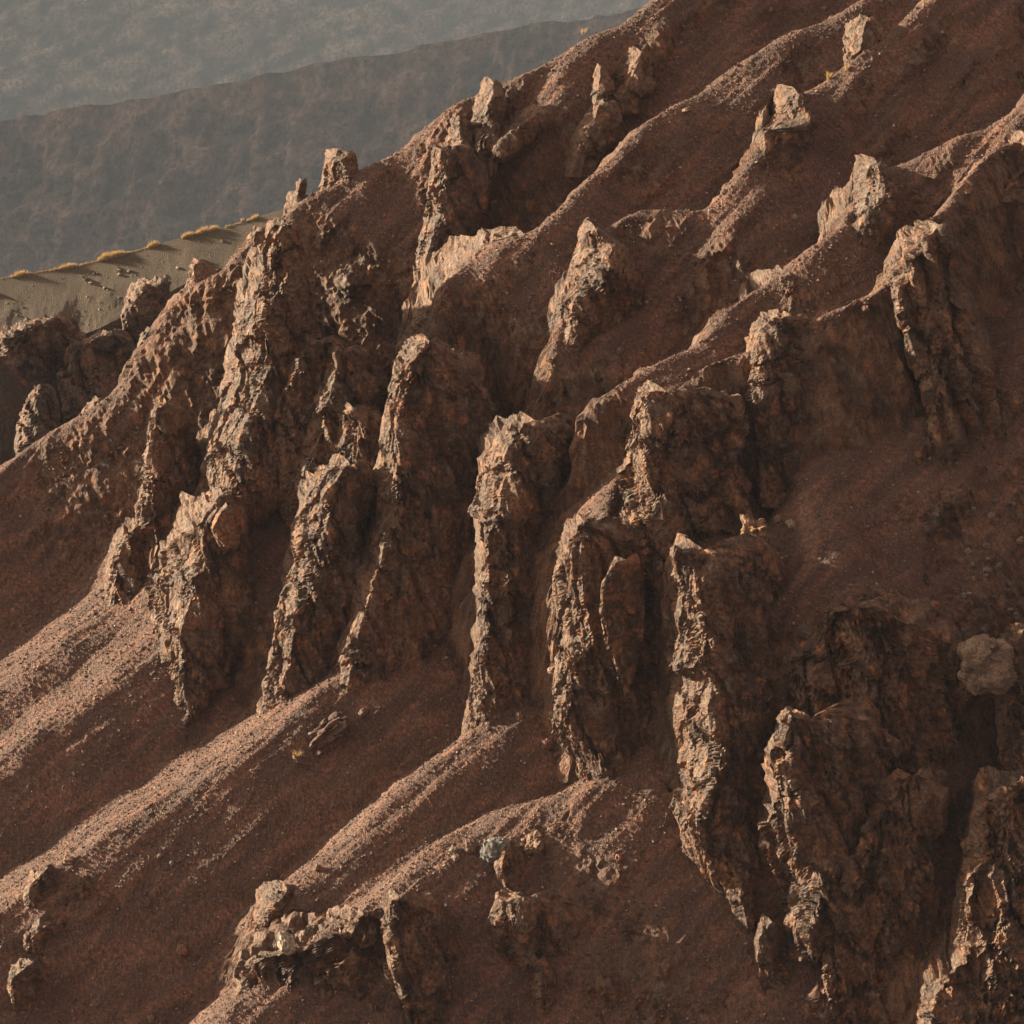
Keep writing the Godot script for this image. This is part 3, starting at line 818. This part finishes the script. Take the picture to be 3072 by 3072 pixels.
func build_grass() -> void:
	for t in [[892, 2262, 0.26, "dry grass tuft on the fan below the dark narrow spire"], [2487, 222, 0.20, "dry grass tuft left of the small lit outcrop at the top right"], [2540, 206, 0.16, "dry grass tuft at the foot of the small lit outcrop"], [1750, 85, 0.22, "dry grass tuft on the skyline near the top"], [2355, 1560, 0.07, "greenish grass tuft beside the footpath"]]:
		var at := hit(t[0], t[1] + 12)
		var f := pq(at)
		var o := put("grass_tuft", tuft_mesh(70, t[2], t[2] * 0.6, int(t[0])), M.grass)
		o.position = world(f.x, f.y) - Vector3(0, 0.015, 0)
		tag(o, t[3], "grass")
	var mesh := tuft_mesh(12, 1.0, 0.45, 77)
	var xf := []; var col := []
	var clump := noise(FastNoiseLite.TYPE_SIMPLEX, 0.35, 2, 55)
	for k in 1500:
		var f := rng.randf_range(0.6, 10.0)
		var i := int(f)
		var w: Vector3 = (eye + ray(grassy[i][0], grassy[i][1]) * float(grassy[i][2])).lerp(eye + ray(grassy[i + 1][0], grassy[i + 1][1]) * float(grassy[i + 1][2]), f - i)
		if clump.get_noise_2d(w.x, 0.0) < -0.55: continue
		w += Vector3(4.5, -20, 29) * 0.002 * rng.randf() + Vector3(0, -0.03, 0)
		var h := rng.randf_range(0.10, 0.30) * (0.8 + clump.get_noise_2d(w.x * 1.5, 9.0))
		xf.append(Transform3D(Basis.from_euler(Vector3(0, rng.randf() * TAU, 0)).scaled(Vector3.ONE * maxf(h, 0.08)), w))
		col.append(Color(1, 1, 1) * rng.randf_range(0.8, 1.1))
	multi("dry_grass", "fringe of golden dry grass along the olive ridge's crest", mesh, M.grass, xf, col)

func build_pillars() -> void:
	# pillars, far to near
	rock("rock_spire", "isolated rounded spire with orange patches standing on scree left of the tall fin", [[1216, 484, 486, 520], [1235, 460, 466, 560], [1273, 448, 458, 564], [1307, 444, 454, 575], [1400, 436, 448, 578], [1467, 430, 444, 580], [1507, 416, 440, 581], [1569, 413, 445, 560], [1640, 425, 460, 545], [1760, 430, 460, 545]], {base = [490, 1690], orange = 0.08})
	rock("rock_spire", "low dark rounded rock at the foot of the isolated left spire", [[1581, 415, 418, 440], [1615, 370, 378, 445], [1655, 342, 350, 447], [1729, 333, 342, 448], [1797, 325, 333, 430], [1850, 325, 333, 420]], {base = [380, 1790]})
	rock("rock_fin", "tallest jagged fin with long pale sunlit streaked left face", [[683, 840, 850, 885], [720, 812, 826, 900], [760, 800, 815, 910], [850, 795, 812, 922], [900, 740, 800, 930], [930, 712, 780, 935], [1000, 708, 775, 930], [1070, 712, 780, 930], [1110, 690, 775, 930], [1150, 678, 765, 920], [1230, 669, 745, 910], [1285, 660, 725, 900], [1340, 643, 705, 890], [1410, 624, 690, 870], [1470, 622, 690, 850], [1525, 570, 650, 830], [1575, 541, 610, 800], [1615, 530, 590, 790], [1650, 475, 570, 780], [1700, 450, 560, 770], [1800, 452, 560, 760]], {z = 0.4, lean = 0.34})
	var stout := rock("rock_spire", "stout forked spire with an orange knob in front of the tall fin", [[1490, 655, 662, 692], [1535, 628, 642, 715], [1575, 578, 606, 735], [1605, 540, 590, 745], [1650, 500, 590, 750], [1700, 460, 580, 755], [1740, 450, 545, 757], [1790, 465, 550, 760], [1850, 457, 535, 765], [1920, 470, 525, 752], [1950, 472, 530, 745], [2000, 470, 530, 700], [2100, 468, 540, 640], [2140, 460, 545, 600], [2180, 478, 530, 570], [2260, 490, 530, 560]], {z = 2.2, lean = 0.28})
	rock("orange_knob", "", [[1530, 668, 674, 700], [1552, 645, 654, 716], [1585, 628, 638, 735], [1612, 640, 648, 715], [1640, 655, 660, 690]], {z = 1.2, lean = 0.1, orange = 0.4, thick = 0.6, rough = 0.6}, stout)
	rock("rock_spire", "ribbed rock hanging over a dark hollow beside the tall fin", [[1034, 923, 935, 1000], [1074, 877, 895, 1020], [1131, 848, 868, 1030], [1188, 816, 840, 1030], [1250, 808, 835, 1030], [1341, 803, 840, 1020], [1420, 810, 850, 1000], [1495, 814, 860, 960], [1600, 808, 870, 930], [1640, 815, 860, 900], [1672, 840, 855, 880]], {base = [870, 2000], dz = -1.6, lean = 0.25})
	rock("rock_spire", "slender rib with a bright sunlit edge behind the broad spire", [[1057, 985, 1000, 1080], [1085, 973, 1005, 1130], [1131, 966, 1000, 1170], [1171, 940, 985, 1175], [1228, 932, 965, 1175], [1296, 917, 950, 1175], [1325, 890, 935, 1175], [1380, 860, 910, 1170], [1500, 850, 900, 1150], [1600, 850, 900, 1100]], {base = [930, 2000], dz = -1.1, lean = 0.3})
	rock("rock_spire", "short rounded knob with a speckled sunlit side left of the broad spire", [[1236, 1040, 1050, 1090], [1270, 1018, 1060, 1140], [1330, 1000, 1055, 1160], [1390, 995, 1050, 1170], [1450, 990, 1040, 1170]], {base = [960, 2000], dz = -0.5, lean = 0.3})
	rock("rock_spire", "dark narrow spire with a thin lit edge just left of the broad spire", [[1400, 1010, 1030, 1100], [1440, 970, 1005, 1120], [1484, 934, 970, 1120], [1547, 911, 950, 1115], [1570, 886, 945, 1110], [1626, 871, 920, 1100], [1683, 860, 925, 1095], [1720, 843, 915, 1090], [1797, 837, 905, 1080], [1854, 837, 870, 1070], [1940, 826, 855, 1050], [2029, 806, 845, 1000], [2103, 800, 840, 940], [2160, 786, 825, 890], [2194, 777, 800, 850], [2290, 765, 790, 840]], {base = [880, 2110], dz = -0.3, lean = 0.28, orange = 0.04})
	rock("rock_spur", "smooth lobed spur with a wide speckled sunlit flank above the broad spire", [[712, 1550, 1560, 1600], [735, 1455, 1480, 1600], [786, 1399, 1435, 1510], [837, 1342, 1420, 1500], [888, 1307, 1395, 1510], [934, 1273, 1360, 1530], [991, 1228, 1320, 1560], [1040, 1195, 1250, 1560], [1100, 1185, 1230, 1500], [1200, 1180, 1220, 1500]], {base = [1150, 1960], dz = -1.6, lean = 0.45, rough = 0.75, dr = 0.2})
	rock("rock_spire", "broad tall spire with a wide shaded front, largest in the middle", [[1032, 1268, 1280, 1306], [1050, 1240, 1258, 1325], [1097, 1210, 1225, 1355], [1137, 1180, 1208, 1399], [1171, 1165, 1203, 1440], [1205, 1163, 1197, 1470], [1274, 1158, 1180, 1472], [1342, 1140, 1185, 1462], [1399, 1131, 1188, 1445], [1456, 1120, 1178, 1430], [1513, 1112, 1172, 1425], [1558, 1085, 1165, 1428], [1598, 1068, 1145, 1430], [1683, 1057, 1130, 1432], [1740, 1050, 1105, 1434], [1797, 1046, 1092, 1436], [1888, 1034, 1070, 1436], [1968, 1015, 1060, 1420], [2002, 1000, 1045, 1400], [2100, 985, 1030, 1380]], {base = [1180, 1915], dz = 0.7, lean = 0.32, rough = 0.85})
	rock("rock_spire", "upright spire with a knobbly lit left edge right of the broad spire", [[1276, 1550, 1570, 1690], [1296, 1535, 1560, 1725], [1336, 1490, 1525, 1765], [1365, 1460, 1512, 1768], [1410, 1455, 1508, 1745], [1456, 1442, 1498, 1715], [1507, 1427, 1492, 1672], [1541, 1421, 1486, 1656], [1562, 1436, 1475, 1656], [1592, 1433, 1452, 1650], [1655, 1438, 1450, 1646], [1729, 1433, 1458, 1640], [1797, 1427, 1445, 1628], [1888, 1431, 1452, 1610], [1968, 1421, 1442, 1610], [2057, 1419, 1440, 1640], [2100, 1412, 1436, 1640], [2188, 1402, 1430, 1560], [2290, 1395, 1425, 1540]], {base = [1470, 2165], lean = 0.26})
	rock("rock_tower", "wide dark tower with a bright bulging left edge behind the two front spires", [[1180, 1925, 1945, 2110], [1205, 1908, 1930, 2190], [1245, 1894, 1922, 2250], [1319, 1888, 1930, 2230], [1387, 1885, 1917, 2208], [1421, 1871, 1932, 2212], [1461, 1843, 1933, 2240], [1507, 1820, 1930, 2255], [1541, 1817, 1918, 2262], [1570, 1843, 1892, 2275], [1600, 1880, 1905, 2290], [1660, 1895, 1915, 2290], [1900, 1900, 1920, 2280], [2300, 1900, 1920, 2250]], {base = [1905, 2282], dz = -0.2, lean = 0.26, orange = 0.06, dr = 0.15})
	var forked := rock("rock_spire", "forked spire with a bright pitted left face and a hanging orange wedge", [[1578, 1724, 1745, 1775], [1610, 1708, 1740, 1850], [1643, 1695, 1736, 1960], [1672, 1689, 1734, 1966], [1706, 1678, 1733, 1966], [1746, 1672, 1733, 1968], [1797, 1660, 1736, 1968], [1854, 1658, 1742, 1965], [1911, 1663, 1752, 1962], [1968, 1676, 1720, 1960], [2025, 1670, 1702, 1965], [2100, 1661, 1692, 1975], [2165, 1660, 1692, 1960], [2200, 1669, 1702, 1950], [2222, 1680, 1722, 1940], [2257, 1715, 1762, 1930], [2297, 1735, 1782, 1905], [2380, 1760, 1800, 1890]], {z = 9.2, lean = 0.2})
	rock("orange_wedge", "", [[1690, 1830, 1840, 1925], [1750, 1805, 1815, 1940], [1850, 1800, 1812, 1935], [1950, 1815, 1826, 1925], [2010, 1845, 1855, 1915], [2070, 1866, 1872, 1892], [2090, 1872, 1876, 1884]], {z = 9.0, lean = 0.1, orange = 0.25, thick = 0.8, dlmin = 0.04, dl = 0.8, rough = 0.6}, forked)
	rock("rock_spire", "front spire with a broad glowing left side and flat dark top", [[1655, 2020, 2044, 2270], [1672, 2014, 2052, 2300], [1729, 2006, 2068, 2332], [1780, 1995, 2074, 2328], [1843, 1989, 2080, 2306], [1900, 1989, 2090, 2312], [1957, 2000, 2086, 2305], [2002, 1998, 2065, 2335], [2030, 2006, 2110, 2372], [2114, 2018, 2108, 2388], [2171, 2023, 2112, 2352], [2228, 2015, 2130, 2332], [2302, 2006, 2118, 2316], [2382, 2012, 2106, 2312], [2460, 2022, 2072, 2304], [2540, 2055, 2092, 2302], [2600, 2100, 2124, 2300], [2660, 2150, 2172, 2285], [2718, 2205, 2218, 2245], [2800, 2225, 2235, 2250]], {base = [2150, 2660], dz = 0.4, lean = 0.22, orange = 0.06})
	rock("rock_tower", "broad blocky orange-brown rock mass behind the near tower", [[1825, 2470, 2482, 2640], [1855, 2460, 2470, 2720], [1900, 2455, 2468, 2800], [1960, 2395, 2405, 2880], [1990, 2338, 2350, 2882], [2030, 2345, 2356, 2892], [2080, 2370, 2382, 2900], [2120, 2388, 2400, 2905], [2200, 2385, 2400, 2890], [2300, 2390, 2405, 2850], [2500, 2390, 2405, 2820]], {z = 11.2, rough = 1.5, lean = 0.2, orange = 0.14, dr = 0.12, dlmin = 0.06, dl = 1.0})
	rock("rock_tower", "near tower split by a diagonal crack with a ragged lit left edge", [[2156, 2362, 2372, 2560], [2172, 2356, 2366, 2610], [2190, 2345, 2356, 2650], [2228, 2336, 2347, 2690], [2285, 2319, 2332, 2684], [2342, 2317, 2332, 2672], [2404, 2308, 2340, 2652], [2484, 2302, 2362, 2606], [2570, 2302, 2392, 2566], [2627, 2297, 2420, 2545], [2690, 2302, 2425, 2510], [2770, 2305, 2400, 2495], [2880, 2310, 2400, 2490]], {z = 12.8, rough = 1.35, lean = 0.15, orange = 0.1, dlmin = 0.16, dl = 1.6})
	rock("rock_buttress", "dark lower buttress right of the diagonal crack", [[2335, 2688, 2698, 2780], [2400, 2648, 2660, 2818], [2480, 2600, 2612, 2824], [2560, 2568, 2580, 2824], [2640, 2530, 2542, 2818], [2720, 2502, 2514, 2804], [2780, 2490, 2502, 2794], [2850, 2480, 2494, 2790], [2950, 2450, 2464, 2760], [3100, 2420, 2434, 2740], [3200, 2420, 2434, 2740]], {z = 13.2, rough = 1.5, lean = 0.15, orange = 0.05, dr = 0.15, dlmin = 0.05, dl = 0.8})
